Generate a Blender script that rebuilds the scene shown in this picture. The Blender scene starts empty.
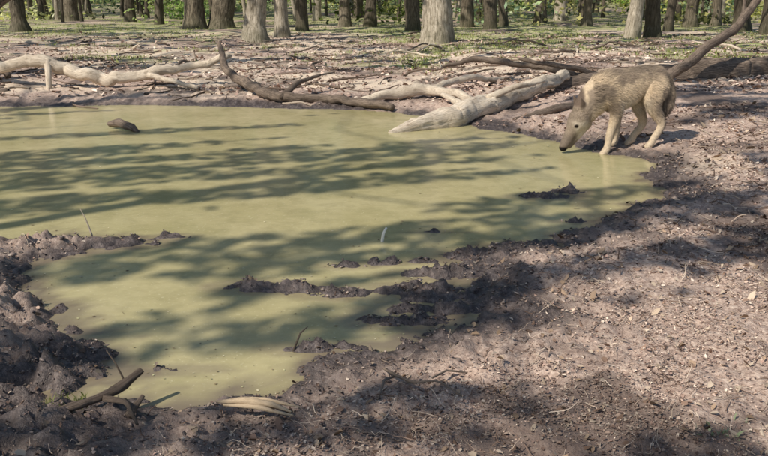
import bpy, math, numpy as np
from mathutils import Vector
SC=bpy.context.scene
# ------------------------------------------------------------------ helpers
_tabs={}
def vnoise(x,y,seed=0):
    if seed not in _tabs: _tabs[seed]=np.random.default_rng(seed+100).random((256,256))
    t=_tabs[seed]
    xi=np.floor(x).astype(int); yi=np.floor(y).astype(int)
    fx=x-xi; fy=y-yi
    fx=fx*fx*fx*(fx*(fx*6-15)+10); fy=fy*fy*fy*(fy*(fy*6-15)+10)
    a=t[xi&255,yi&255]; b=t[(xi+1)&255,yi&255]; c=t[xi&255,(yi+1)&255]; d=t[(xi+1)&255,(yi+1)&255]
    return (a*(1-fx)+b*fx)*(1-fy)+(c*(1-fx)+d*fx)*fy
def fbm(x,y,seed=0,octv=4,gain=.5):
    s=0;a=1;n=0
    x=np.asarray(x,float);y=np.asarray(y,float)
    for i in range(octv):
        s=s+a*vnoise(x,y,seed+i); n+=a; a*=gain
        x,y=(x*.8-y*.6)*2.03+11.3,(x*.6+y*.8)*2.03+5.7
    return s/n
def ss(a,b,x):
    t=np.clip((x-a)/(b-a),0,1); return t*t*(3-2*t)
def link(o,parent=None):
    SC.collection.objects.link(o)
    if parent: o.parent=parent
    return o
def empty(name,loc=(0,0,0)):
    e=bpy.data.objects.new(name,None); e.location=loc; e.empty_display_size=.2; return link(e)
def npmesh(name,V,F,mat,col=None,attrs=None,smooth=False,parent=None):
    V=np.asarray(V,float).reshape(-1,3); F=np.asarray(F,int)
    k=F.shape[1]
    me=bpy.data.meshes.new(name)
    me.vertices.add(len(V)); me.vertices.foreach_set('co',V.ravel())
    me.loops.add(F.size); me.loops.foreach_set('vertex_index',F.ravel())
    me.polygons.add(len(F)); me.polygons.foreach_set('loop_start',np.arange(0,F.size,k)); 
    me.polygons.foreach_set('loop_total',np.full(len(F),k))
    me.update(calc_edges=True); me.validate()
    if smooth: me.polygons.foreach_set('use_smooth',np.ones(len(F),bool))
    if col is not None:
        a=me.color_attributes.new('Col','FLOAT_COLOR','POINT')
        a.data.foreach_set('color',np.c_[col,np.ones(len(V))].ravel())
    if attrs:
        for n,v in attrs.items():
            a=me.attributes.new(n,'FLOAT','POINT'); a.data.foreach_set('value',np.asarray(v,float))
    me.materials.append(mat)
    o=bpy.data.objects.new(name,me)
    return link(o,parent)

# ------------------------------------------------------------------ materials
class NT:
    def __init__(s,name):
        s.m=bpy.data.materials.new(name); s.m.use_nodes=True; s.t=s.m.node_tree; s.t.nodes.clear()
        s.out=s.n('ShaderNodeOutputMaterial'); s.tc=s.n('ShaderNodeTexCoord')
    def n(s,t,**kw):
        x=s.t.nodes.new(t)
        for k,v in kw.items(): setattr(x,k,v)
        return x
    def l(s,a,b): s.t.links.new(a,b)
    def noise(s,scale,detail=4,rough=.55,vec=None,dist=0):
        x=s.n('ShaderNodeTexNoise'); x.inputs['Scale'].default_value=scale; x.inputs['Detail'].default_value=detail
        x.inputs['Roughness'].default_value=rough; x.inputs['Distortion'].default_value=dist
        s.l(vec or s.tc.outputs['Object'],x.inputs['Vector']); return x.outputs['Fac']
    def ramp(s,fac,stops):
        r=s.n('ShaderNodeValToRGB'); e=r.color_ramp.elements
        while len(e)<len(stops): e.new(.5)
        for i,(p,c) in enumerate(stops):
            e[i].position=p; e[i].color=(*c,1) if len(c)==3 else c
        s.l(fac,r.inputs[0]); return r.outputs[0]
    def mix(s,f,a,b,mode='MIX'):
        m=s.n('ShaderNodeMix',data_type='RGBA',blend_type=mode)
        for v,i in ((f,0),(a,6),(b,7)):
            if isinstance(v,(int,float)): m.inputs[i].default_value=v
            elif isinstance(v,tuple): m.inputs[i].default_value=(*v,1)
            else: s.l(v,m.inputs[i])
        return m.outputs[2]
    def math(s,op,a,b=0.0,clamp=False):
        m=s.n('ShaderNodeMath',operation=op,use_clamp=clamp)
        for v,i in ((a,0),(b,1)):
            if isinstance(v,(int,float)): m.inputs[i].default_value=v
            else: s.l(v,m.inputs[i])
        return m.outputs[0]
    def attr(s,name,out='Fac'):
        a=s.n('ShaderNodeAttribute',attribute_name=name); return a.outputs[out]
    def bump(s,h,strength,dist):
        b=s.n('ShaderNodeBump'); b.inputs['Strength'].default_value=strength; b.inputs['Distance'].default_value=dist
        s.l(h,b.inputs['Height']); return b.outputs[0]
    def pbsdf(s,col,rough=.8,normal=None,spec=.4):
        p=s.n('ShaderNodeBsdfPrincipled')
        for v,i in ((col,'Base Color'),(rough,'Roughness')):
            if isinstance(v,(int,float)): p.inputs[i].default_value=v
            elif isinstance(v,tuple): p.inputs[i].default_value=(*v,1)
            else: s.l(v,p.inputs[i])
        p.inputs['Specular IOR Level'].default_value=spec
        if normal: s.l(normal,p.inputs['Normal'])
        s.l(p.outputs[0],s.out.inputs[0]); return p

def mat_ground():
    s=NT('ground_mat')
    wet=s.attr('wet'); gr=s.attr('grass'); sunlit_pale=s.attr('sunlit_pale'); dark=s.attr('dark_patch')
    n1=s.noise(38,5,.72); n2=s.noise(5,3,.6); n3=s.noise(130,2,.6)
    dry=s.ramp(n1,[(.28,(.14,.095,.08)),(.44,(.37,.27,.22)),(.57,(.60,.465,.38)),(.75,(.78,.66,.55))])
    dry=s.mix(s.math('MULTIPLY',n2,.35),dry,(.31,.22,.175))
    dry=s.mix(s.math('MULTIPLY',sunlit_pale,.75),dry,(.72,.60,.46))
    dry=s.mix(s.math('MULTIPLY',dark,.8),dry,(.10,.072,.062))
    mud=s.ramp(s.noise(26,5,.75),[(.32,(.026,.020,.020)),(.5,(.068,.054,.052)),(.66,(.17,.14,.13)),(.8,(.38,.32,.28))])
    grass=s.ramp(n1,[(.3,(.16,.20,.06)),(.6,(.38,.43,.15)),(.8,(.60,.58,.30))])
    gf=s.math('MULTIPLY',gr,s.ramp(n2,[(.35,(0,0,0)),(.6,(1,1,1))]))
    c=s.mix(gf,dry,grass)
    wf=s.math('ADD',wet,s.math('MULTIPLY',s.math('SUBTRACT',n1,.5),.9),True)
    wf2=s.math('MULTIPLY',wf,wet,True)
    c=s.mix(wf2,c,mud)
    rough=s.math('SUBTRACT',.95,s.math('MULTIPLY',wf2,.50))
    h=s.math('ADD',s.math('MULTIPLY',n1,1.0),s.math('MULTIPLY',n3,.4))
    s.pbsdf(c,rough,s.bump(h,.75,.016),.45)
    return s.m
def mat_water():
    s=NT('water_mat')
    n=s.noise(.8,3,.6); n2=s.noise(50,3,.6); n3=s.noise(7,4,.65); n4=s.noise(2.2,4,.7)
    c=s.ramp(n,[(.3,(.38,.335,.17)),(.7,(.49,.43,.245))])
    c=s.mix(s.math('MULTIPLY',s.ramp(n3,[(.45,(0,0,0)),(.7,(1,1,1))]),.45),c,(.27,.24,.12))
    c=s.mix(s.math('MULTIPLY',s.ramp(n4,[(.5,(0,0,0)),(.72,(1,1,1))]),.4),c,(.24,.22,.10))
    c=s.mix(s.ramp(n2,[(.61,(0,0,0)),(.69,(.55,.55,.55))]),c,(.58,.53,.35))
    c=s.mix(s.attr('shallow'),c,(.17,.135,.10))
    b=s.bump(s.noise(5,3,.6),.12,.03)
    p=s.pbsdf(c,.17,b,.4); p.inputs['IOR'].default_value=1.33
    return s.m
def mat_wood(name,dark,mid,light,scale=1.0,rough=.85,vary=0,mixd=.6,bd=.012):
    s=NT(name)
    a=s.attr('along'); 
    co=s.n('ShaderNodeCombineXYZ'); s.l(s.math('MULTIPLY',a,1.2*scale),co.inputs[0]); s.l(s.math('MULTIPLY',s.attr('ca'),3.0*scale),co.inputs[1]); s.l(s.math('MULTIPLY',s.attr('sa'),3.0*scale),co.inputs[2])
    n=s.noise(3.0,6,.72,co.outputs[0],.8); n2=s.noise(2.2,4,.65); n5=s.noise(14,3,.6)
    c=s.ramp(n,[(.34,dark),(.46,mid),(.62,light)])
    c=s.mix(s.ramp(n2,[(.45,(0,0,0)),(.75,(mixd,mixd,mixd))]),c,dark)
    c=s.mix(s.ramp(n5,[(.55,(0,0,0)),(.7,(.5,.5,.5))]),c,dark)
    if vary:
        oi=s.n('ShaderNodeObjectInfo'); c=s.mix(s.math('MULTIPLY',oi.outputs['Random'],vary),c,(.035,.028,.02))
        z=s.n('ShaderNodeSeparateXYZ'); s.l(s.tc.outputs['Object'],z.inputs[0])
        m=s.ramp(z.outputs[2],[(.0,(1,1,1)),(.6,(0,0,0))])
        c=s.mix(s.math('MULTIPLY',s.math('MULTIPLY',m,s.noise(3,3,.6)),.6,True),c,(.07,.085,.035))
    s.pbsdf(c,rough,s.bump(n,.8,bd),.25)
    return s.m
def mat_col(name,rough=.8,spec=.3,transl=0.0,noise=0,simple=False):
    s=NT(name); c=s.attr('Col','Color')
    if noise: c=s.mix(.5,c,s.ramp(s.noise(noise,3),[(.3,(.4,.4,.4)),(.7,(1,1,1))]),'MULTIPLY')
    if simple:
        p=s.n('ShaderNodeBsdfDiffuse'); s.l(c,p.inputs[0]); s.l(p.outputs[0],s.out.inputs[0])
    else: p=s.pbsdf(c,rough,None,spec)
    if transl:
        t=s.n('ShaderNodeBsdfTranslucent'); s.l(c,t.inputs[0])
        m=s.n('ShaderNodeMixShader'); m.inputs[0].default_value=transl
        s.l(p.outputs[0],m.inputs[1]); s.l(t.outputs[0],m.inputs[2]); s.l(m.outputs[0],s.out.inputs[0])
    return s.m
M_ground=mat_ground(); M_water=mat_water()
M_bark=mat_wood('bark_mat',(.022,.018,.012),(.12,.098,.07),(.32,.27,.20),1.0,vary=.7,bd=.03)
M_barkpale=mat_wood('pale_bark_mat',(.08,.066,.045),(.36,.31,.235),(.68,.60,.49),1.0,vary=.35,bd=.03)
M_bleach=mat_wood('bleached_wood_mat',(.16,.115,.08),(.62,.52,.40),(.80,.71,.59),2.2,mixd=.45)
M_darkwood=mat_wood('dark_wood_mat',(.028,.02,.016),(.12,.09,.07),(.36,.28,.215),2.2,.7)
M_leaf=mat_col('leaf_mat',transl=.5,simple=True); M_litter=mat_col('litter_mat',simple=True); M_fur=mat_col('fur_mat',simple=True)
M_skin=mat_col('wolf_skin_mat',.85,.15,0,60)

# ------------------------------------------------------------------ terrain
POND=np.array([(-9,11.2),(-5.95,11.04),(-5.19,11.14),(-4.38,11.14),(-3.46,11.24),(-2.49,11.14),(-1.38,10.94),(-0.44,10.75),(0.2,10.48),(0.69,10.05),(1.09,9.29),(1.48,8.88),(1.81,8.39),(2.05,7.85),(2.40,7.5),(2.45,7.1),(2.15,6.7),(2.2,6.27),(1.9,5.8),(1.44,5.27),(1.09,4.86),(0.7,4.76),(0.44,4.57),(0.48,4.03),(0.48,3.75),(0.25,3.45),(-0.02,3.29),(-0.23,3.14),(-0.37,2.96),(-0.55,2.83),(-0.84,2.77),(-1.08,2.80),(-1.24,2.74),(-1.35,2.84),(-1.22,2.96),(-1.11,3.04),(-1.23,3.29),(-1.46,3.63),(-1.61,3.82),(-1.82,4.03),(-2.0,4.27),(-1.99,4.53),(-1.77,4.72),(-1.6,4.86),(-1.8,4.99),(-2.07,5.04),(-2.25,4.86),(-2.5,4.82),(-4,4.9),(-9,5.5),(-11,8)])
def sdist(x,y):
    x=np.asarray(x,float);y=np.asarray(y,float)
    d=np.full(x.shape,1e9); ins=np.zeros(x.shape,bool); n=len(POND)
    for i in range(n):
        ax,ay=POND[i]; bx,by=POND[(i+1)%n]
        ex,ey=bx-ax,by-ay; wx,wy=x-ax,y-ay
        t=np.clip((wx*ex+wy*ey)/(ex*ex+ey*ey),0,1)
        d=np.minimum(d,(wx-ex*t)**2+(wy-ey*t)**2)
        c=((ay>y)!=(by>y)); 
        with np.errstate(divide='ignore',invalid='ignore'):
            xi=(bx-ax)*(y-ay)/(by-ay+1e-12)+ax
        ins^=c&(x<xi)
    d=np.sqrt(d); return np.where(ins,-d,d)
ISL=[(-.68,4.08,.14,.06,1.0),(-.46,4.05,.15,.055,1.1),(-.24,3.99,.14,.06,1.0),(-.2,4.43,.10,.035,.9),(0,4.47,.09,.03,.9),
     (1.22,6.05,.16,.06,1.0),(1.42,6.2,.10,.06,1.15),(-1.36,4.99,.10,.04,.9),(-1.62,4.88,.2,.07,1.0),(.12,4.03,.14,.07,1.0),(.33,4.27,.18,.06,1.1),
     (.1,3.62,.18,.06,.95),(.28,3.95,.18,.10,1.1),(1.3,5.35,.10,.03,.8),(-.25,3.3,.16,.04,.9),(.55,4.62,.16,.07,1.1),(.2,4.5,.12,.03,.8),(.35,5.1,.14,.02,.7),(-.9,3.1,.14,.03,.7),(.25,3.75,.2,.06,1.0)]
def terrain(x,y,full=False):
    x=np.asarray(x,float);y=np.asarray(y,float)
    sd=sdist(x,y)
    near=np.exp(-np.maximum(0,y-6)/5)
    sdw=sd+(fbm(x*2.6,y*2.6,3,4)-.5)*.28*(0.4+.6*near)+(fbm(x*12,y*12,8,3,.6)-.5)*.24*near
    sdw=np.where(sd>.5,np.maximum(sdw,.3),sdw)
    out=ss(0,.6,sdw)
    h=np.where(sdw>0,.008+.06*out,-.012-.14*ss(0,.7,-sdw))
    bil=1-np.abs(fbm(x*7,y*7,20,4,.6)-.5)*4
    bil=np.clip(bil,0,1)
    clod=(fbm(x*15,y*15,31,4,.65)-.45)
    muddy=ss(1.3,.1,np.abs(sdw))*(sdw>-.02)
    edge=ss(-.02,.10,sdw)
    leftmud=ss(-.75,-1.3,x)*ss(5.6,5.0,y)*ss(0,.25,sdw)
    h=h+edge*muddy*(bil*.022+clod*.085)
    h=h+leftmud*(.02+.10*np.clip(fbm(x*3.2,y*3.2,44,3)-.42,0,1)+.10*clod)
    rise=ss(0.2,3.2,sd)*ss(.6,2.2,x)*ss(3.4,7.5,y)*ss(30,14,y)
    h=h+rise*.18
    h=h+ss(.3,2,sd)*(fbm(x*.9,y*.9,50,3)-.5)*.12
    h=h+ss(.1,.6,sd)*(fbm(x*6,y*6,60,5,.6)-.5)*.06
    h=h+ss(.3,1.2,sd)*ss(9,12,y)*.05
    h=h+(fbm(x*.06,y*.06,70,3)-.5)*1.2*ss(35,110,np.hypot(x,y))
    h=np.where(sdw>0,np.maximum(h,.004+.01*edge),h)
    isl=np.zeros_like(x)
    for cx,cy,rx,ry,hh in ISL:
        isl=np.maximum(isl,hh*np.exp(-(((x-cx)/rx)**2+((y-cy)/ry)**2)*.5))
    rag=fbm(x*18,y*18,80,4,.65)
    ih=-.042+isl*(.055+.14*(rag-.33))
    h=np.where((isl>.05)&(sdw<.03),np.maximum(h,ih),h)
    if full: return h,sd,sdw,isl,leftmud
    return h
xa=np.arange(-4.6,5.8,.0195)
ext=5.8+.02*np.cumsum(1.10**np.arange(1,78)); ext2=-4.6-.02*np.cumsum(1.10**np.arange(1,78))
xs=np.r_[ext2[::-1],xa,ext]
ys=[1.9]
while ys[-1]<14: ys.append(ys[-1]*1.0058)
while ys[-1]<420: ys.append(ys[-1]*1.02)
ys=np.r_[[-320,-160,-80,-40,-20,-10,-5,-3,-1.5,-.5,.3,.9,1.3,1.6],ys]
X,Y=np.meshgrid(xs,ys)
H,SD,SDW,IS,LM=terrain(X,Y,True)
nx,ny=len(xs),len(ys)
idx=np.arange(nx*ny).reshape(ny,nx)
F=np.stack([idx[:-1,:-1],idx[:-1,1:],idx[1:,1:],idx[1:,:-1]],-1).reshape(-1,4)
def masks(x,y,sd,isl=0,lm=0):
    n=fbm(x*1.7,y*1.7,91,4)
    width=.55+ .35*ss(5,3,y) +.5*ss(.2,-.6,x)*ss(4.5,3,y)
    width=np.where(y>9,.6,width)
    wet=ss(1.0,.15,sd/width+(n-.5)*1.2)
    wet=wet*(1-.5*lm*ss(3.2,3.6,y))
    wet=np.maximum(wet,lm*.5*ss(.36,.62,n)); wet=np.maximum(wet,ss(.05,.2,isl)*ss(.3,0,sd))
    wet=np.maximum(wet,.95*ss(-.25,-.8,x+ (n-.5)*.6)*ss(3.1,2.6,y))
    g=np.clip(ss(13.5,17,y)*ss(-1,2,x+(n-.5)*4)+ss(24,30,y)+.7*ss(15,17,y)*ss(.5,.65,n),0,1)*ss(.40,.58,fbm(x*.5,y*.5,95,3)+.08)
    sunlit_pale=ss(.38,.60,fbm(x*.8,y*.8,97,3))*ss(10.8,12.5,y)*ss(45,25,y)+.7*np.exp(-((x-2.7)/.4)**2-((y-6.9)/.35)**2)  # sunlit ground painted into the colour: far bank and a patch near the wolf
    dark_patch=ss(.50,.64,fbm(x*1.3,y*1.6,99,4,.6))*ss(.3,.8,sd)  # noise-driven darker patches, away from the shoreline
    return wet,g,sunlit_pale,dark_patch
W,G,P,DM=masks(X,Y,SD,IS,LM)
ground=npmesh('ground',np.stack([X,Y,H],-1),F,M_ground,attrs={'wet':W.ravel(),'grass':G.ravel(),'sunlit_pale':P.ravel(),'dark_patch':DM.ravel()},smooth=True)
wx=np.linspace(-13,3.2,330); wy=np.linspace(2.2,12.2,260)
WXg,WYg=np.meshgrid(wx,wy); wi=np.arange(WXg.size).reshape(WXg.shape)
_,_,wsd,wis,_=terrain(WXg,WYg,True)
sh=np.clip(ss(-.22,.0,wsd)*ss(8,6,WYg)*.8+ss(-.08,.0,wsd)*.4+.5*ss(.02,.2,wis),0,.85)*(.5+fbm(WXg*8,WYg*8,33,3))
npmesh('pond_water',np.stack([WXg,WYg,WXg*0],-1),np.stack([wi[:-1,:-1],wi[:-1,1:],wi[1:,1:],wi[1:,:-1]],-1).reshape(-1,4),M_water,attrs={'shallow':np.clip(sh,0,.9).ravel()},smooth=True)

# ------------------------------------------------------------------ tubes
def tube(pts,rad,seg=12,step=.05,rough=.12,seed=0,cap=True,wob=0.0):
    P=np.array(pts,float); R=np.array(rad,float)
    L=np.r_[0,np.cumsum(np.linalg.norm(np.diff(P,axis=0),axis=1))]
    n=max(3,int(L[-1]/step)+1); t=np.linspace(0,L[-1],n)
    Q=np.stack([np.interp(t,L,P[:,i]) for i in range(3)],-1); r=np.interp(t,L,R)
    k=max(1,int(n/len(P)/3.5))
    if k>1:
        ker=np.ones(2*k+1)/(2*k+1)
        for i in range(3): 
            q=np.pad(Q[:,i],k,mode='reflect',reflect_type='odd'); Q[:,i]=np.convolve(q,ker,'valid')
    if wob:
        for i in range(3): Q[:,i]+=(fbm(t*2.2+seed*5.1+i*9,t*0+seed,15,4,.6)-.5)*wob*np.minimum(1,t/.3)
    T=np.gradient(Q,axis=0); T/=np.linalg.norm(T,axis=1)[:,None]+1e-9
    up=np.array([0,0,1.]) if abs(T[:,2]).mean()<.8 else np.array([1.,0,0])
    A=np.cross(T,up); A/=np.linalg.norm(A,axis=1)[:,None]+1e-9; B=np.cross(A,T)
    th=np.linspace(0,2*np.pi,seg,endpoint=False)
    ca,sa=np.cos(th),np.sin(th)
    rm=max(r.mean(),.01)
    fq=min(3.0,.35/rm) if rm>.05 else .12/rm
    nz=fbm(t[:,None]*fq+ca*1.3+seed*7,sa*1.3+t[:,None]*.5+seed*3.1,5+seed%7,4,.6)-.5
    nz2=fbm(t[:,None]*1.2+seed*3,th[None,:]*0+seed,9,3)-.5
    nz3=fbm(ca*2.6+seed*11+t[:,None]*.5,sa*2.6+t[:,None]*.4,13,3,.6)-.5
    rr=r[:,None]*(1+rough*2.2*nz+rough*2*nz2+rough*1.3*nz3)
    V=Q[:,None,:]+rr[...,None]*(A[:,None,:]*ca[None,:,None]+B[:,None,:]*sa[None,:,None])
    V=V.reshape(-1,3)
    i=np.arange(n-1)[:,None]*seg; j=np.arange(seg)[None,:]; j2=(j+1)%seg
    Fq=np.stack([i+j,i+j2,i+seg+j2,i+seg+j],-1).reshape(-1,4)
    al=np.repeat(t,seg)+seed*3.3; cc=np.tile(ca,n); sn=np.tile(sa,n)
    if cap:
        for e,base in ((0,0),(n-1,(n-1)*seg)):
            c=len(V); V=np.vstack([V,Q[e]+T[e]*r[e]*(.25 if e else -.25)]); al=np.r_[al,al[base]]; cc=np.r_[cc,0]; sn=np.r_[sn,0]
            for a in range(0,seg,2):
                a2=(a+1)%seg;a3=(a+2)%seg
                q=[base+a,base+a2,base+a3,c]
                if e==0:q=q[::-1]
                Fq=np.vstack([Fq,q])
    return V,Fq,al,cc,sn
def tubes(name,specs,mat,parent=None):
    Vs=[];Fs=[];A=[];C=[];S=[];o=0
    for sp in specs:
        V,Fq,a,c,s=tube(**sp); Vs.append(V);Fs.append(Fq+o);A.append(a);C.append(c);S.append(s);o+=len(V)
    return npmesh(name,np.vstack(Vs),np.vstack(Fs),mat,attrs={'along':np.concatenate(A),'ca':np.concatenate(C),'sa':np.concatenate(S)},smooth=True,parent=parent)
def tp(pts,rad,**k): d=dict(pts=pts,rad=rad); d.update(k); return d

# ------------------------------------------------------------------ fallen wood
tubes('fallen_log',[tp([(.06,8.95,-.01),(.32,9.12,.03),(.72,9.42,.08),(1.15,9.85,.15),(1.6,10.35,.24),(2.05,10.85,.34),(2.5,11.5,.36)],[.03,.085,.13,.135,.12,.11,.09],seed=1,seg=24,step=.03,rough=.3,wob=.08),
   tp([(1.25,9.95,.25),(1.6,10.0,.40),(2.0,10.35,.42)],[.05,.035,.02],seed=3,rough=.2,wob=.08),
   tp([(.75,9.4,.08),(.95,10.0,.1),(.95,10.4,.16),(.75,10.8,.2)],[.07,.06,.05,.03],seed=5,rough=.2,wob=.08)],M_bleach)
tubes('fallen_log',[tp([(1.7,11.2,.14),(2.4,11.5,.22),(3.2,11.8,.30),(4.3,12.1,.34),(5.6,12.4,.40),(7.2,12.9,.46),(10,14,.6)],[.08,.11,.14,.16,.17,.19,.21],seed=11,seg=24,step=.04,rough=.2,wob=.1),
   tp([(1.4,9.5,.02),(1.75,9.6,.10),(2.2,9.9,.16),(2.9,10.8,.22)],[.03,.04,.045,.04],seed=13,rough=.2,wob=.1),
   tp([(3.0,11.8,.35),(2.5,11.6,.5),(1.9,11.9,.55)],[.05,.035,.02],seed=14,rough=.2,wob=.1),
   tp([(2.9,11.6,.3),(2.4,11.9,.42),(1.4,12.3,.5),(.9,12.4,.42)],[.06,.05,.04,.02],seed=15,rough=.2,wob=.12)],M_darkwood)
tubes('leaning_dead_branch',[tp([(3.75,11.5,.2),(4.2,11.7,.5),(4.65,11.85,.78),(5.0,12.0,1.02),(5.35,12.15,1.4),(5.6,12.3,1.9),(5.9,12.5,2.5)],[.075,.07,.065,.06,.055,.05,.03],seed=17,rough=.2,wob=.12),
   tp([(5.0,12.0,1.02),(5.2,12.3,1.2),(5.3,12.6,1.6)],[.035,.03,.015],seed=18)],M_darkwood)
tubes('fallen_branch',[tp([(-6.6,13.4,.35),(-5.7,12.6,.40),(-5.1,12.5,.50),(-4.55,12.4,.28),(-4.2,12.4,.2),(-3.6,12.5,.3),(-2.9,12.6,.40),(-2.3,12.7,.62)],[.07,.085,.10,.085,.08,.07,.055,.04],seed=21,seg=16,rough=.3,wob=.22),
   tp([(-5.0,12.45,.5),(-4.95,12.3,.3),(-4.95,12.25,.05)],[.05,.045,.04],seed=22),
   tp([(-3.6,12.5,.3),(-3.2,12.2,.25),(-2.7,12.0,.15)],[.05,.04,.03],seed=23,wob=.1)],M_bleach)
tubes('fallen_branch',[tp([(-2.45,12.5,.75),(-2.3,12.1,.42),(-1.95,11.7,.2),(-1.4,11.15,.12),(-.9,11.1,.1),(-.3,10.85,.09),(.15,10.55,.06)],[.035,.05,.065,.075,.065,.06,.04],seed=25,seg=14,rough=.3,wob=.16),
   tp([(-1.4,11.1,.12),(-1.2,11.4,.3),(-.9,11.8,.35)],[.045,.035,.02],seed=26,wob=.1)],M_darkwood)
tubes('fallen_branch',[tp([(-.3,10.9,.1),(.15,11.05,.2),(.6,11.2,.25),(.95,11.0,.2),(1.2,10.6,.12)],[.05,.065,.065,.055,.045],seed=27,seg=12,rough=.3,wob=.12),
   tp([(.6,11.2,.2),(1.1,11.8,.3),(1.9,12.4,.25)],[.045,.045,.03],seed=28,wob=.1)],M_bleach)
tubes('leaning_dead_trunk',[tp([(-7.6,13.6,.1),(-7.1,14.0,.75),(-6.5,14.6,1.5),(-5.6,15.5,2.6)],[.22,.19,.17,.13],seed=31,seg=16,rough=.2,wob=.1),
   tp([(-7.3,13.2,.9),(-6.6,13.2,.65),(-6.1,13.2,.45),(-5.9,13.1,.2)],[.08,.08,.07,.05],seed=32,rough=.2)],M_darkwood)
tubes('fallen_log',[tp([(-8,12.6,.2),(-7,12.3,.17),(-6.0,12.1,.15),(-5.4,11.9,.1)],[.13,.12,.10,.06],seed=35,seg=14,rough=.25,wob=.1)],M_darkwood)
q=np.random.default_rng(33); bs=[]
for k in range(26):
    y0=q.uniform(13,27); x0=q.uniform(-.5,.5)*y0; a=q.normal(0,.8)+(3.14 if q.random()<.5 else 0); Lk=q.uniform(.5,1.8); g=float(terrain(np.array([x0]),np.array([y0]))[0]); rr=q.uniform(.012,.035)
    m_=np.array([math.cos(a),math.sin(a),0])*Lk; p0=np.array([x0,y0,g+.01])
    bs.append(tp([p0,p0+m_*.35+q.normal(0,.06,3)+np.array([0,0,.06]),p0+m_*.7+q.normal(0,.08,3)+np.array([0,0,.05]),p0+m_+np.array([0,0,q.uniform(.03,.2)])],[rr,rr*.9,rr*.7,rr*.3],seed=60+k,seg=7,step=.1,rough=.2,wob=.12))
tubes('brushwood',bs[:16],M_darkwood); tubes('brushwood',bs[16:],M_bleach)
tubes('driftwood',[tp([(-3.1,9.25,.05),(-2.95,9.18,.07),(-2.78,9.05,.04),(-2.7,8.98,.0)],[.03,.05,.045,.02],seed=41,seg=9,step=.03,rough=.3)],M_darkwood)
tubes('broken_branch',[tp([(-1.25,2.54,.06),(-1.08,2.62,.095),(-.97,2.70,.11),(-.90,2.80,.145)],[.014,.026,.024,.012],seed=43,seg=12,step=.006,rough=.6,wob=.03),
    tp([(-.90,2.60,.06),(-.86,2.66,.11)],[.012,.006],seed=44,step=.008,rough=.4),
    tp([(-1.0,2.66,.10),(-.90,2.60,.12),(-.84,2.5,.09)],[.014,.012,.007],seed=45,step=.006,rough=.5,wob=.02)],M_darkwood)
tubes('rotten_wood_piece',[tp([(-.60,2.66,.085),(-.50,2.63,.105),(-.40,2.61,.10),(-.33,2.59,.08)],[.004,.013,.012,.004],seed=47,seg=10,step=.006,rough=.5,wob=.02),
    tp([(-.57,2.63,.09),(-.45,2.60,.10),(-.32,2.56,.085)],[.005,.010,.005],seed=48,seg=9,step=.006,rough=.5,wob=.02),
    tp([(-.50,2.67,.095),(-.42,2.64,.105),(-.30,2.62,.085)],[.004,.008,.003],seed=46,seg=9,step=.006,rough=.5,wob=.02)],mat_wood('rotten_wood_mat',(.16,.10,.06),(.50,.38,.25),(.74,.60,.43),8,mixd=.3,bd=.003))
tubes('stick',[tp([(-.40,3.27,-.02),(-.36,3.29,.08),(-.33,3.31,.10)],[.005,.004,.002],seed=49,step=.02,seg=6)],M_darkwood)
tubes('stick',[tp([(-1.03,2.98,.0),(-1.06,2.98,.08),(-1.1,3.0,.13)],[.004,.003,.002],seed=50,step=.02,seg=6)],M_darkwood)
tubes('stick',[tp([(-.015,4.90,-.02),(-.005,4.90,.05),(.015,4.91,.085)],[.010,.010,.007],seed=51,step=.02,seg=6)],mat_wood('peeled_stick_mat',(.75,.7,.6),(.8,.76,.68),(.85,.8,.72),bd=.001))
tubes('stick',[tp([(-1.82,4.92,.03),(-1.85,4.92,.14),(-1.88,4.93,.2)],[.006,.004,.002],seed=52,step=.02,seg=6)],M_bleach)
tubes('exposed_root',[tp([(.0,2.95,.075),(.03,2.84,.11),(.10,2.78,.105),(.2,2.78,.115),(.28,2.72,.08)],[.005,.007,.006,.005,.003],seed=53,seg=7,step=.012,rough=.3,wob=.03),
   tp([(.05,2.86,.09),(.0,2.78,.11),(-.02,2.68,.08)],[.004,.005,.003],seed=54,seg=6,step=.012,wob=.02),
   tp([(.18,2.8,.11),(.24,2.88,.1),(.33,2.92,.07)],[.004,.004,.003],seed=55,seg=6,step=.012,wob=.02)],mat_wood('root_mat',(.07,.05,.04),(.20,.15,.115),(.40,.32,.25),3,bd=.002))

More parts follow.
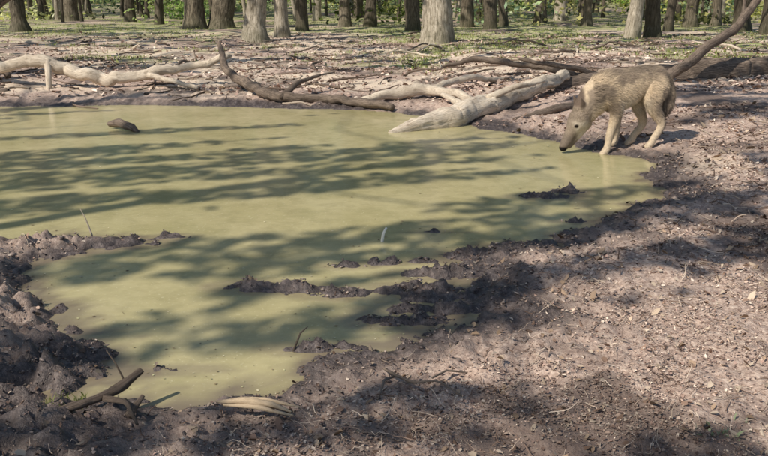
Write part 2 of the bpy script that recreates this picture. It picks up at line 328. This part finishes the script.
# ------------------------------------------------------------------ litter, twigs
PAL=np.array([(.60,.465,.38),(.47,.35,.285),(.31,.215,.175),(.74,.62,.51),(.19,.13,.11),(.55,.41,.33),(.39,.27,.225)])
def flakes(name,n,region,smin,smax,seed,dens=None,pal=PAL,lift=.004,tilt=.6,aspect=(.3,.8),water=False,wd=True):
    r=np.random.default_rng(seed)
    y=np.exp(r.uniform(math.log(region[2]),math.log(region[3]),n)); x=r.uniform(region[0],region[1],n)*y
    h,sd,sdw,isl,lm=terrain(x,y,True)
    keep=(h<-.01) if water else (h>.005)
    if dens is not None: keep&=r.random(n)<dens(x,y,sd,h)
    x,y,h,sd=x[keep],y[keep],h[keep],sd[keep]; n=len(x)
    if water: h=h*0
    s=r.uniform(smin,smax,n)*(r.random(n)**.7+.35)*np.clip(y/4,.8,3); w=s*r.uniform(*aspect,n)
    a=r.uniform(0,2*np.pi,n); t1=r.normal(0,tilt,n)*.5; t2=r.normal(0,tilt,n)*.5
    d=np.stack([np.cos(a),np.sin(a),t1],-1); e=np.stack([-np.sin(a),np.cos(a),t2],-1)
    c=np.stack([x,y,h+lift+s*.12*(not water)],-1); bend=r.normal(0,.22,n)*s*(0.1 if water else 1)
    z=np.zeros(n); up=np.stack([z,z,bend],-1)
    s_=s[:,None];w_=w[:,None]
    v=[c-d*s_*.5, c-d*s_*.18-e*w_*.5+up, c+d*s_*.22-e*w_*.42+up*.8, c+d*s_*.5, c+d*s_*.16+e*w_*.5+up, c-d*s_*.25+e*w_*.38+up*.7]
    V=np.stack(v,1).reshape(-1,3); F=np.arange(6*n).reshape(-1,6)
    F=np.concatenate([F[:,[0,1,2,3]],F[:,[0,3,4,5]]])
    col=pal[r.integers(0,len(pal),n)]*r.uniform(.6,1.2,n)[:,None]
    if wd:
        wet=np.clip(1-sd/.6,0,1)[:,None]*(y<9)[:,None]*np.where((x<-.9)&(y>3.2),.4,1)[:,None]
        col=col*(1-wet*.65)
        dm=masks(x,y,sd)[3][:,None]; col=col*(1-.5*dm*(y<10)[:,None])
    return npmesh(name,V,F,M_litter,col=np.repeat(col,6,0))
flakes('leaf_litter',120000,(-.62,.62,2.0,9.5),.005,.020,1,lambda x,y,sd,h:np.clip(.25+ss(.15,.8,sd),0,1)*np.where((x<-.5)&(y<5.6),.7,1)*(.2+.8*ss(.38,.6,fbm(x*2.2,y*2.2,12,4))))
flakes('leaf_litter',2600,(-.62,.62,2.0,9.5),.022,.045,8,lambda x,y,sd,h:np.clip(.2+ss(.15,.6,sd),0,1),pal=np.array([(.42,.30,.21),(.50,.39,.29),(.30,.20,.15),(.60,.49,.38)]),tilt=.9,aspect=(.4,.65))
flakes('leaf_litter',40000,(-.7,.7,10.5,28),.010,.030,2,lambda x,y,sd,h:np.clip(ss(.2,.8,sd),0,1)*(.3+.7*ss(.4,.6,fbm(x*.8,y*.8,14,3))))
flakes('floating_leaves',2600,(-.5,.4,2.7,9),.005,.016,9,lambda x,y,sd,h:(ss(-1.2,-.1,sd)*.7+.12)*ss(.4,.6,fbm(x*1.5,y*3,17,3)),water=True,lift=.003,tilt=.03,wd=False,pal=np.array([(.30,.24,.14),(.64,.58,.40),(.14,.10,.07),(.5,.48,.28)]))
def chunks(name,n,region,smin,smax,seed,dens,pal,mat):
    r=np.random.default_rng(seed)
    y=np.exp(r.uniform(math.log(region[2]),math.log(region[3]),n)); x=r.uniform(region[0],region[1],n)*y
    h,sd,sdw,isl,lm=terrain(x,y,True); keep=(h>-.012)&(r.random(n)<dens(x,y,sd,h)); x,y,h=x[keep],y[keep],h[keep]; n=len(x)
    oc=np.array([(1,0,0),(-1,0,0),(0,1,0),(0,-1,0),(0,0,1),(0,0,-1),],float)
    tri=np.array([(0,2,4),(2,1,4),(1,3,4),(3,0,4),(2,0,5),(1,2,5),(3,1,5),(0,3,5)])
    s=r.uniform(smin,smax,(n,1,1))*r.uniform(.4,1,(n,1,1))*np.clip(y/4,.8,2)[:,None,None]
    v=oc[None]*r.uniform(.5,1.3,(n,6,1))*s*np.stack([r.uniform(.7,1.8,n),r.uniform(.5,1.0,n),r.uniform(.3,.7,n)],-1)[:,None,:]+r.normal(0,.15,(n,6,3))*s
    a=r.uniform(0,6.28,n); ca,sa=np.cos(a)[:,None],np.sin(a)[:,None]
    vx=v[...,0]*ca-v[...,1]*sa; vy=v[...,0]*sa+v[...,1]*ca
    V=np.stack([vx+x[:,None],vy+y[:,None],v[...,2]+h[:,None]+s[...,0]*.15],-1).reshape(-1,3)
    F=(tri[None]+np.arange(n)[:,None,None]*6).reshape(-1,3)
    col=pal[r.integers(0,len(pal),n)]*r.uniform(.6,1.3,n)[:,None]
    return npmesh(name,V,F,mat,col=np.repeat(col,6,0),smooth=False)
M_clod=mat_col('clod_mat',.42,.5,0,90)
MUDP=np.array([(.085,.065,.062),(.06,.045,.043),(.15,.115,.105),(.25,.195,.17),(.38,.30,.25)])
chunks('mud_clods',30000,(-.62,.55,2.1,7.5),.005,.018,3,lambda x,y,sd,h:ss(.9,.0,sd)*(.25+.75*ss(.4,.6,fbm(x*5,y*5,15,3))),MUDP,M_clod)
chunks('bark_chips',14000,(-.3,.6,2.1,9),.004,.012,4,lambda x,y,sd,h:ss(.2,.8,sd)*ss(.35,.6,fbm(x*3,y*3,16,3)),PAL*.8,M_litter)
def twigs(name,n,seed,region,lmin,lmax,pal,rad=.0022):
    r=np.random.default_rng(seed)
    y=np.exp(r.uniform(math.log(region[2]),math.log(region[3]),n)); x=r.uniform(region[0],region[1],n)*y
    h,sd,sdw,isl,lm=terrain(x,y,True); k=(sd>.12)&(h>.01)&(r.random(n)<.15+.85*ss(.1,.7,sd)); x,y=x[k],y[k]; n=len(x)
    L=r.uniform(lmin,lmax,n)*r.random(n)*np.clip(y/4,.8,2.5); a=r.uniform(0,6.28,n)
    K=5
    cx=np.zeros((n,K));cy=np.zeros((n,K)); px,py,pa=x.copy(),y.copy(),a.copy()
    for i in range(K):
        cx[:,i]=px;cy[:,i]=py; pa=pa+r.normal(0,.3,n); px=px+np.cos(pa)*L/K; py=py+np.sin(pa)*L/K
    cz=np.maximum(terrain(cx,cy),.0)+.006+r.random((n,K))*.012+np.linspace(0,1,K)[None]*(r.random(n)**3*.05)[:,None]
    R=(rad*np.clip(y/3,.8,3)*r.uniform(.6,1.8,n))[:,None]*np.linspace(1,.45,K)[None]
    nx_=-np.sin(a)[:,None];ny_=np.cos(a)[:,None]
    ring=[(1,0),(0,1),(-1,0),(0,-1)]
    V=np.stack([np.stack([cx+nx_*R*q,cy+ny_*R*q,cz+R*w],-1) for q,w in ring],2)
    b=np.arange(n)[:,None,None]*K*4+np.arange(K-1)[None,:,None]*4; j=np.arange(4)[None,None,:]; j2=(j+1)%4
    F=np.stack([b+j,b+j2,b+4+j2,b+4+j],-1).reshape(-1,4)
    col=np.repeat(pal[r.integers(0,len(pal),n)]*r.uniform(.6,1.2,n)[:,None],K*4,0)
    npmesh(name,V.reshape(-1,3),F,M_litter,col=col,smooth=True)
twigs('twigs',4000,5,(-.62,.62,2.1,9.5),.04,.24,np.array([(.16,.11,.085),(.42,.33,.26),(.62,.51,.41),(.24,.17,.135)]),.0017)
twigs('twigs',900,6,(-.6,.6,11,28),.15,.6,np.array([(.12,.09,.07),(.35,.29,.23),(.2,.15,.12)]),.004)

# ------------------------------------------------------------------ trees
EL=math.radians(45); AZ=(-.766,-.643)
S=np.array([AZ[0]*math.cos(EL),AZ[1]*math.cos(EL),math.sin(EL)])
TREES=[(-7.07,31.67,.34,0,'b'),(-6.1,31.9,.38,.3,'b'),(-3.63,23.9,.28,.05,'p'),(-3.15,26.04,.2,.1,'p'),(-2.88,30.05,.2,-.8,'b'),(-1.54,33.5,.2,0,'b'),(-.55,33.5,.2,.3,'b'),(.99,30,.22,.0,'b'),(1.39,22.2,.31,.1,'p'),
 (3.28,33.5,.22,.2,'b'),(3.97,31.7,.22,0,'b'),(4.7,33.5,.16,-.2,'b'),(6.95,37.8,.25,0,'b'),(8.37,40.3,.25,0,'p'),(8.86,37.8,.2,.5,'b'),(8.0,33.5,.16,0,'b'),(7.1,24.2,.18,.9,'p'),(7.9,24.9,.2,-.2,'b'),(12.1,33.5,.22,0,'b'),(13.1,33.5,.16,.4,'b'),(12.65,30,.26,-.2,'b'),(12.29,27.2,.2,.2,'b'),
 (-12.9,30,.25,0,'b'),(-14.7,40,.3,0,'b'),(-11.3,37.8,.2,.2,'b'),(-9.4,35.5,.16,0,'b'),(9.9,29.5,.14,.3,'b'),(-15,26,.3,.1,'b'),(17,26,.3,-.1,'b'),(12,17,.3,0,'b'),(-13,19,.35,0,'b'),
 (-8,.6,.14,.2,'b'),(-5.5,-5,.3,-.2,'b'),(-11.5,5,.28,.3,'b'),(-3,-8.5,.25,0,'b'),(3,-6,.3,.2,'b'),(-14,-3,.3,0,'b'),(-9.5,-9,.28,.1,'b'),(-13.5,11,.3,.2,'b'),(9,3,.3,0,'b'),(-17,3,.25,0,'b')]
NEARI=31
TX=np.array([t[:2] for t in TREES])
tree_par=[]
for i,(x,y,r,lean,kind) in enumerate(TREES):
    g=float(terrain(np.array([x]),np.array([y]))[0])
    e=empty('beech_tree' if kind=='p' else 'oak_tree',(x,y,g)); tree_par.append((e,g))
    q=np.random.default_rng(200+i); Ht=12.5; b1,b2=q.normal(0,.12,2)
    sp=[tp([(0,0,-.2),(0,0,.12),(lean*.03,0,.4),(lean*.1+b1*.4,0,1.2),(lean*.2+b1,b2,2.4),(lean*.35,q.normal(0,.1),4),(lean*.6,q.normal(0,.3),8),(lean*.7,q.normal(0,.4),Ht)],[r*1.7,r*1.35,r*1.12,r,r*.92,r*.82,r*.55,r*.12],seed=i,seg=22,step=.12,rough=.2)]
    nearT=i>=NEARI
    for k in range(9):
        z0=q.uniform(8,11.5) if nearT else q.uniform(4.0,10.5); a=q.uniform(0,6.28); Lb=q.uniform(2.2,4.5); b0=np.array([lean*.45,0,z0]); d=np.array([math.cos(a),math.sin(a),.35])
        p1=b0+d*Lb*.4+q.normal(0,.15,3); p2=b0+d*Lb*.75+q.normal(0,.3,3); p3=b0+d*Lb+q.normal(0,.4,3)+np.array([0,0,.3])
        rb=.45 if nearT else 1
        sp.append(tp([b0,p1,p2,p3],[r*.3*rb,r*.22*rb,r*.13*rb,.012],seed=i+k,seg=7,step=.25,rough=.1,cap=False))
    tubes('trunk',sp,M_barkpale if kind=='p' else M_bark,parent=e)
def streak(x,y):
    u=x*.766+y*.643; v=-x*.643+y*.766
    a=x*.95+y*.31; b=-x*.31+y*.95
    return .72*fbm(a*.30,b*3.2,111,4,.5)+.28*fbm(u*.5,v*1.8,121,4,.6)
LIT=[(-2,9.8,3.6,.7,.05),(-2.3,6.25,1.6,.13,.18),(-1.1,7.2,1.2,.14,.12),(.9,8.2,1.6,.22,.10),(1.9,6.8,.6,.16,.13),(-1.3,4.0,.5,.14,.18),(-1.0,3.3,.45,.25,.11),(-.55,3.7,.45,.10,.16),
  (2.65,6.85,.5,.32,.4),(1.6,3.35,.85,.45,.22),(.7,3.1,.6,.24,.22),(-1.75,3.75,.5,.35,.3),(2.6,8.1,1.3,.8,.5),(.9,3.75,.3,.15,.12),(-.5,12.5,5,1.6,.14),(3,16,5,2,.14),(1.0,10.0,1.1,1.0,.45),(-.2,2.9,.4,.12,.1),(-3.5,13.0,3,1.2,.2),
  (-.2,4.95,2,.4,-.08),(4.5,9.6,.9,.5,-.14),(1.9,4.8,.9,.6,-.05),(1.05,2.45,.6,.14,-.2),(-1,2.5,.9,.10,-.12),(.2,3.9,.4,.3,-.05),(-1.9,5.5,1,.3,-.08),(3.6,6.5,.6,.4,-.1),(-.45,2.62,.25,.08,.3)]
def litfield(x,y):
    f=streak(x,y)
    for cx,cy,rx,ry,b in LIT:
        a=(x-cx)*.95+(y-cy)*.3; c=-(x-cx)*.3+(y-cy)*.95
        f=f+b*np.exp(-(a/rx)**2-(c/ry)**2)
    return f
def leaves(n,reg,hmin,hmax,smin,smax,thr,seed):
    r=np.random.default_rng(seed)
    gx=r.uniform(reg[0],reg[1],n); gy=r.uniform(reg[2],reg[3],n)
    f=litfield(gx,gy); keep=f<thr+r.normal(0,.012,n); gx,gy=gx[keep],gy[keep]; n=len(gx)
    h=r.uniform(hmin,hmax,n)
    P=np.stack([gx,gy,gx*0],-1)+S[None]*(h/S[2])[:,None]  # unseen leaves set along sun rays to cast the chosen streaks and gaps
    return P,r.uniform(smin,smax,n)
def leafmesh(name,P,s,seed,parent=None,origin=(0,0,0),bright=1.0,tint=None):
    r=np.random.default_rng(seed); n=len(P)
    if n==0: return
    d=r.normal(0,1,(n,3)); d[:,2]*=.5; d/=np.linalg.norm(d,axis=1)[:,None]
    e=r.normal(0,1,(n,3)); e-=d*(e*d).sum(1)[:,None]; e/=np.linalg.norm(e,axis=1)[:,None]
    nn=np.cross(d,e); s=s[:,None]
    P=P-np.array(origin)
    V=np.stack([P-d*s*.5,P-d*s*.05-e*s*.3+nn*s*.07,P+d*s*.5,P+d*s*.05+e*s*.3+nn*s*.07],1).reshape(-1,3)
    pal=np.array([(.07,.12,.03),(.10,.16,.04),(.13,.20,.05),(.08,.13,.04)])*bright
    c=pal[r.integers(0,4,n)]*r.uniform(.7,1.3,n)[:,None]
    if tint is not None: c=c*tint
    c=np.clip(c,0,.8)
    return npmesh(name,V,np.arange(4*n).reshape(-1,4),M_leaf,col=np.repeat(c,4,0),parent=parent)
P1,s1=leaves(36000,(-7,7,1.2,12.5),6,10,.12,.24,.515,301)
P2,s2=leaves(17000,(-20,24,12.5,40),5.5,10,.35,.7,.455,302)
P3,s3=leaves(1500,(-16,16,-8,1.2),6,10,.4,.7,.49,303)
P4,s4=leaves(1500,(-20,-7,1.2,12.5),6,10,.4,.7,.47,304)
PA=np.vstack([P1,P2,P3,P4]); sA=np.r_[s1,s2,s3,s4]
near=np.argmin(((PA[:,None,:2]-TX[None])**2).sum(-1),1)
for i,(e,g) in enumerate(tree_par):
    k=near==i
    leafmesh('shade_foliage',PA[k],sA[k],400+i,parent=e,origin=(TX[i,0],TX[i,1],g),bright=1.2)

# distant forest
q=np.random.default_rng(9)
sp=[]; sp2=[]; crowns=[];cs=[]
for k in range(230):
    y=q.uniform(38,100); x=q.uniform(-.60,.60)*y
    g=float(terrain(np.array([x]),np.array([y]))[0]); r=q.choice([q.uniform(.06,.12),q.uniform(.12,.3)]); l=q.normal(0,.9)
    (sp if q.random()<.6 else sp2).append(tp([(x,y,g-.3),(x,y,g+.3),(x+l*.3,y,g+3),(x+l,y,g+13)],[r*1.5,r*1.1,r,r*.4],seed=k,seg=8,step=.8,rough=.08,cap=False))
    m=45; c=q.normal(0,1,(m,3))*np.array([2.2,2.2,2.6])+np.array([x+l,y,g+11]); crowns.append(c); cs.append(q.uniform(.8,1.5,m))
df=empty('distant_forest'); tubes('trunks',sp,M_bark,parent=df); tubes('pale_trunks',sp2,M_barkpale,parent=df)
leafmesh('crowns',np.vstack(crowns),np.concatenate(cs),500,parent=df,bright=1.4)
U=[];us=[];ut=[]
for k in range(200):
    y=q.uniform(34,95); x=q.uniform(-.6,.6)*y
    if y<50 and q.random()<.6: continue
    g=float(terrain(np.array([x]),np.array([y]))[0]); hh=q.uniform(.3,1.8); m=int(200)
    w=q.uniform(.8,2.6)
    c=q.normal(0,1,(m,3))*np.array([w*.5,w*.5,hh*.35])+np.array([x,y,g+hh*.55]); c[:,2]=np.maximum(c[:,2],g+.05)
    U.append(c); us.append(q.uniform(.10,.30,m)); t=np.array([q.uniform(1.0,1.7),1.0,q.uniform(.8,2.2)])*q.choice([.35,1.0,1.7]); ut.append(np.tile(t,(m,1)))
leafmesh('undergrowth',np.vstack(U),np.concatenate(us),501,bright=2.8,tint=np.vstack(ut))
m=22000; a=q.uniform(-.75,.75,m); R=q.uniform(105,135,m); z=q.uniform(0,1,m)**.8*15
ff=fbm(a*40,z*.6,130,3); keep=ff>.48
c=np.stack([np.sin(a)*R,np.cos(a)*R,z],-1)[keep]; leafmesh('distant_tree_line',c,q.uniform(.9,2.0,len(c)),502,bright=2.2,tint=(.4+2.8*fbm(a[keep]*60,z[keep],133,3)[:,None]*np.array([[1.2,1,1.6]])))
def grass(name,n,xr,yr,fn,hmin,hmax,w,seed,pal):
    r=np.random.default_rng(seed); y=np.exp(r.uniform(math.log(yr[0]),math.log(yr[1]),n)); x=r.uniform(*xr,n)*y
    h,sd,_,_,_=terrain(x,y,True); k=(r.random(n)<fn(x,y))&(h>-.08); x,y,h=x[k],y[k],h[k]; n=len(x)
    H_=r.uniform(hmin,hmax,n); a=r.uniform(0,6.28,n); W_=w*r.uniform(.6,1.4,n)
    lx,ly=r.normal(0,.4,n)*H_,r.normal(0,.4,n)*H_
    b=np.stack([x,y,np.maximum(h,-.01)],-1); d=np.stack([np.cos(a),np.sin(a),a*0],-1)*W_[:,None]/2
    m_=b+np.stack([lx*.4,ly*.4,H_*.6],-1); t=b+np.stack([lx,ly,H_],-1)
    V=np.stack([b-d,b+d,m_+d*.7,t,m_-d*.7],1).reshape(-1,3)
    col=np.repeat(pal[r.integers(0,len(pal),n)]*r.uniform(.7,1.3,n)[:,None],5,0)
    npmesh(name,V,np.arange(5*n).reshape(-1,5),M_leaf,col=col)
GP=np.array([(.26,.32,.08),(.36,.42,.13),(.48,.50,.22),(.30,.31,.13)])
def gfn(x,y):
    sd=sdist(x,y); g=masks(x,y,sd)[1]; return g*ss(.4,.6,fbm(x*.9,y*.9,140,3))
grass('grass',60000,(-.6,.6),(13.5,50),gfn,.03,.09,.02,601,GP)
grass('grass_tuft',160,(-.46,-.40),(2.66,2.84),lambda x,y:x*0+1,.015,.04,.003,602,GP*.8)
grass('seedlings',26,(.42,.50),(2.42,2.58),lambda x,y:x*0+.8,.01,.03,.014,603,np.array([(.45,.50,.34),(.35,.42,.25)]))

# ------------------------------------------------------------------ wolf
WX,WY=2.15,7.82
def gz(x,y): return float(terrain(np.array([WX+x]),np.array([WY+y]))[0])
h0=gz(0,-.07)
def Z(x,y,z): return z+gz(x,y)-h0
def wtube(rows,seg=16):
    R=np.array(rows,float); L=np.r_[0,np.cumsum(np.linalg.norm(np.diff(R[:,:3],axis=0),axis=1))]
    n=max(6,int(L[-1]/.012)); t=np.linspace(0,L[-1],n)
    Q=np.stack([np.interp(t,L,R[:,i]) for i in range(5)],-1)
    k=max(1,int(.025/ (L[-1]/n)))
    ker=np.ones(2*k+1)/(2*k+1)
    for i in range(5):
        qq=np.pad(Q[:,i],k,mode='reflect',reflect_type='odd'); Q[:,i]=np.convolve(qq,ker,'valid')
    Q[:,3:]=np.maximum(Q[:,3:],.004)
    C=Q[:,:3]; T=np.gradient(C,axis=0); T/=np.linalg.norm(T,axis=1)[:,None]
    lat=np.array([0,1.,0])[None]-T*T[:,1:2]; lat/=np.linalg.norm(lat,axis=1)[:,None]; N=np.cross(T,lat)
    def ring(c,Tn,N_,La,rv,rl):
        th=np.linspace(0,2*np.pi,seg,endpoint=False)
        return c+N_*np.cos(th)[:,None]*rv+La*np.sin(th)[:,None]*rl
    rings=[]
    for s_ in (80,55,30): 
        a=math.radians(s_); rings.append(ring(C[0]-T[0]*Q[0,3]*math.sin(a)*.8,T[0],N[0],lat[0],Q[0,3]*math.cos(a),Q[0,4]*math.cos(a)))
    for i in range(n): rings.append(ring(C[i],T[i],N[i],lat[i],Q[i,3],Q[i,4]))
    for s_ in (30,55,80):
        a=math.radians(s_); rings.append(ring(C[-1]+T[-1]*Q[-1,3]*math.sin(a)*.8,T[-1],N[-1],lat[-1],Q[-1,3]*math.cos(a),Q[-1,4]*math.cos(a)))
    return np.array(rings)
parts=[]
parts.append(wtube([(-.13,0,.56,.11,.09),(-.07,0,.56,.175,.12),(.02,0,.57,.20,.14),(.12,0,.605,.185,.14),(.22,0,.65,.155,.125),(.31,0,.685,.132,.11),(.39,0,.70,.122,.105),(.45,0,.69,.11,.095),(.49,0,.66,.06,.05)],24))
parts.append(wtube([(.04,0,.66,.13,.10),(-.04,0,.635,.15,.11),(-.11,0,.575,.16,.115),(-.17,0,.505,.155,.115),(-.225,0,.43,.135,.11),(-.26,0,.37,.12,.11)],22))
parts.append(wtube([(-.245,0,.385,.095,.10),(-.29,0,.325,.11,.122),(-.325,0,.265,.098,.108),(-.352,0,.215,.072,.076),(-.378,0,.165,.061,.058),(-.405,0,.115,.055,.051),(-.430,0,.068,.050,.046),(-.445,0,.040,.038,.037)],22))
parts.append(wtube([(-.255,0,.285,.08,.09),(-.30,0,.20,.056,.060),(-.35,0,.11,.034,.037),(-.385,0,.055,.024,.027)],14))
for sy in(-1,1):
    parts.append(wtube([(-.27,sy*.065,.395,.044,.022),(-.292,sy*.085,.44,.040,.014),(-.312,sy*.10,.48,.027,.009),(-.328,sy*.108,.515,.012,.005),(-.335,sy*.11,.53,.004,.004)],12))
def leg(rows): parts.append(wtube([(x,y,Z(x,y,z) if z<.15 else z,a,b) for x,y,z,a,b in rows],14))
leg([(.03,-.075,.66,.085,.06),(-.03,-.09,.55,.095,.062),(.025,-.088,.43,.068,.050),(.015,-.08,.33,.048,.041),(-.01,-.075,.21,.039,.036),(-.02,-.075,.17,.037,.036),(-.03,-.075,.08,.031,.031),(-.035,-.075,.04,.035,.037),(-.065,-.075,.020,.032,.040),(-.09,-.075,.014,.020,.033)])
leg([(.04,.075,.66,.08,.06),(.02,.09,.55,.088,.062),(.085,.088,.43,.064,.050),(.10,.08,.33,.046,.040),(.10,.07,.21,.038,.035),(.10,.07,.17,.036,.035),(.095,.07,.08,.031,.031),(.09,.07,.04,.035,.037),(.06,.07,.020,.032,.040),(.04,.07,.014,.020,.033)])
leg([(.42,-.05,.69,.105,.065),(.41,-.075,.61,.118,.072),(.37,-.085,.51,.096,.062),(.385,-.083,.42,.068,.050),(.455,-.08,.32,.046,.038),(.487,-.08,.27,.042,.034),(.46,-.08,.20,.035,.031),(.41,-.08,.08,.032,.031),(.40,-.08,.04,.035,.035),(.37,-.08,.020,.030,.040),(.345,-.08,.014,.020,.033)])
leg([(.42,.05,.69,.105,.065),(.38,.075,.61,.11,.068),(.31,.085,.51,.09,.062),(.30,.083,.42,.064,.050),(.35,.08,.32,.045,.038),(.37,.08,.27,.041,.034),(.34,.08,.20,.034,.031),(.28,.08,.08,.032,.031),(.27,.08,.04,.035,.035),(.24,.08,.020,.030,.040),(.215,.08,.014,.020,.033)])
parts.append(wtube([(.44,0,.745,.045,.045),(.505,0,.71,.046,.044),(.54,-.02,.63,.055,.050),(.55,-.03,.53,.064,.056),(.54,-.04,.43,.056,.046),(.52,-.04,.34,.020,.020)],12))
Vs=[];Fs=[];o=0
for Rg in parts:
    n,sg,_=Rg.shape; Vs+= [tuple(v) for v in Rg.reshape(-1,3)]
    for i in range(n-1):
        for j in range(sg): Fs.append((o+i*sg+j,o+i*sg+(j+1)%sg,o+(i+1)*sg+(j+1)%sg,o+(i+1)*sg+j))
    Fs.append(tuple(o+j for j in range(sg))[::-1]); Fs.append(tuple(o+(n-1)*sg+j for j in range(sg))); o+=n*sg
me=bpy.data.meshes.new('w'); me.from_pydata(Vs,[],Fs); me.update()
tmp=bpy.data.objects.new('w',me); link(tmp)
md=tmp.modifiers.new('r','REMESH'); md.mode='VOXEL'; md.voxel_size=.006
md=tmp.modifiers.new('s','SMOOTH'); md.factor=.5; md.iterations=4
dg=bpy.context.evaluated_depsgraph_get()
wm=bpy.data.meshes.new_from_object(tmp.evaluated_get(dg)); bpy.data.objects.remove(tmp)
wm.name='wolf'
wolf=bpy.data.objects.new('wolf',wm); link(wolf); wolf.location=(WX,WY,h0); wolf.rotation_euler=(0,0,math.radians(6))
nv=len(wm.vertices); co=np.zeros(nv*3); wm.vertices.foreach_get('co',co); co=co.reshape(-1,3)
def wcol(c,r):
    x,y,z=c[:,0],c[:,1],c[:,2]
    base=np.tile(np.array([.60,.475,.335]),(len(c),1))
    def mixc(m,col): 
        nonlocal base; m=np.clip(m,0,1)[:,None]; base=base*(1-m)+np.array(col)*m
    top=.775+.13*np.clip(x,0,.5)
    n=fbm(x*9+3,z*9+y*4,150,3)
    mixc(ss(.16,.0,top-z)*ss(-.18,.02,x)*.95*(.35+n),(.20,.16,.125))
    mixc(ss(.44,.60,fbm(x*6,z*6+y*3,155,3))*.8*ss(.3,.4,z),(.23,.18,.14))
    mixc(ss(.10,.0,np.abs((z-.60)+ (x+.05)*-.9))*ss(.02,-.08,x)*.7,(.20,.16,.125))
    mixc(ss(.30,.40,x)*ss(.60,.45,z)*ss(.34,.42,z)*.6,(.27,.215,.165))
    mixc(ss(-.0,.12,x)*ss(.55,.47,z)*ss(.32,.38,z)*ss(.36,.28,x)*.7,(.70,.60,.46))
    mixc(ss(.36,.2,z)*ss(-.2,-.1,x)*.6,(.56,.465,.35))
    mixc(ss(-.18,-.25,x)*ss(.55,.42,z),(.29,.23,.175)) 
    jaw=ss(-.02,.04,(x+.355)+(z-.2)*.42)
    mixc(ss(-.20,-.26,x)*jaw*.85*ss(.34,.26,z),(.66,.57,.46))
    mixc(ss(.21,.14,z)*ss(-.30,-.36,x)*.7,(.14,.11,.09))
    mixc(ss(.065,.045,z)*ss(-.40,-.43,x),(.012,.01,.01))
    mixc(ss(.024,.012,np.sqrt((x+.355)**2+(z-.262)**2))*(np.abs(y)>.03),(.015,.01,.008))
    mixc(ss(.42,.46,z)*ss(-.27,-.30,x),(.15,.11,.085))
    mixc(ss(.49,.52,x)*(ss(.48,.38,z)*.8+.3),(.13,.10,.08))
    return base
a=wm.color_attributes.new('Col','FLOAT_COLOR','POINT'); a.data.foreach_set('color',np.c_[wcol(co,0),np.ones(nv)].ravel())
wm.materials.clear(); wm.materials.append(M_skin)
wm.polygons.foreach_set('use_smooth',np.ones(len(wm.polygons),bool))
wm.calc_loop_triangles(); nt=len(wm.loop_triangles); tv=np.zeros(nt*3,int); wm.loop_triangles.foreach_get('vertices',tv); tv=tv.reshape(-1,3)
A,B,C=co[tv[:,0]],co[tv[:,1]],co[tv[:,2]]; cr=np.cross(B-A,C-A); ar=np.linalg.norm(cr,axis=1); nrm=cr/(ar[:,None]+1e-12)
r=np.random.default_rng(77); nf=60000
ti=r.choice(nt,nf,p=ar/ar.sum()); u=r.random((nf,1)); v=r.random((nf,1)); fl=(u+v>1); u=np.where(fl,1-u,u); v=np.where(fl,1-v,v)
Pf=A[ti]+u*(B-A)[ti]+v*(C-A)[ti]; Nf=nrm[ti]
flow=np.tile(np.array([.85,0,-.5]),(nf,1)); lg=Pf[:,2]<.36; flow[lg]=(.1,0,-1); hd=Pf[:,0]<-.22; flow[hd]=(.5,0,.8); nk=(Pf[:,0]<0)&(Pf[:,0]>-.22)&(Pf[:,2]>.38); flow[nk]=(.8,0,.1)
tl=(Pf[:,0]>.49)&(Pf[:,2]>.33); flow[tl]=(.1,0,-1)
ln=np.full(nf,.034); ln[lg]=.012; ln[hd]=.011; ln[nk]=.048; ln[tl]=.05
ln[(Pf[:,2]>.30)&lg]=.022; ln[hd&(Pf[:,2]>.3)]=.02; ln[hd&(Pf[:,2]>.42)]=.007
ln[hd&(Pf[:,2]<.16)]=.003
ln=ln*r.uniform(.6,1.25,nf)
D=flow-Nf*(flow*Nf).sum(1)[:,None]; D/=np.linalg.norm(D,axis=1)[:,None]+1e-6
D=D+Nf*r.uniform(.12,.45,(nf,1))+r.normal(0,.18,(nf,3)); D/=np.linalg.norm(D,axis=1)[:,None]
side=np.cross(D,Nf); side/=np.linalg.norm(side,axis=1)[:,None]+1e-6
wd=.0016
V=np.stack([Pf-side*wd-Nf*.002,Pf+side*wd-Nf*.002,Pf+D*ln[:,None]],1).reshape(-1,3)
fc=wcol(Pf,0)*r.uniform(.6,1.3,nf)[:,None]
npmesh('fur',V,np.arange(3*nf).reshape(-1,3),M_fur,col=np.repeat(fc,3,0),parent=wolf)

# ------------------------------------------------------------------ light, sky, camera
w=bpy.data.worlds.new('World'); SC.world=w; w.use_nodes=True; nt_=w.node_tree
sky=nt_.nodes.new('ShaderNodeTexSky'); sky.sky_type='NISHITA'; sky.sun_disc=False; sky.sun_elevation=EL
sky.sun_rotation=math.atan2(S[0],S[1])
nt_.links.new(sky.outputs[0],nt_.nodes['Background'].inputs[0]); nt_.nodes['Background'].inputs[1].default_value=.13
ld=bpy.data.lights.new('sun','SUN'); ld.energy=5; ld.angle=math.radians(.5); ld.color=(1,.92,.80)
lo=bpy.data.objects.new('sun',ld); link(lo); lo.rotation_euler=Vector(S).to_track_quat('Z','Y').to_euler()
cd=bpy.data.cameras.new('camera'); cd.sensor_width=36; cd.lens=38.6; cd.clip_end=1000; cd.clip_start=.05
cam=bpy.data.objects.new('camera',cd); link(cam); cam.location=(0,0,1.5); cam.rotation_euler=(math.radians(90-16.1),0,0)
SC.camera=cam
SC.view_settings.view_transform='Standard'; SC.view_settings.look='None'; SC.view_settings.exposure=0
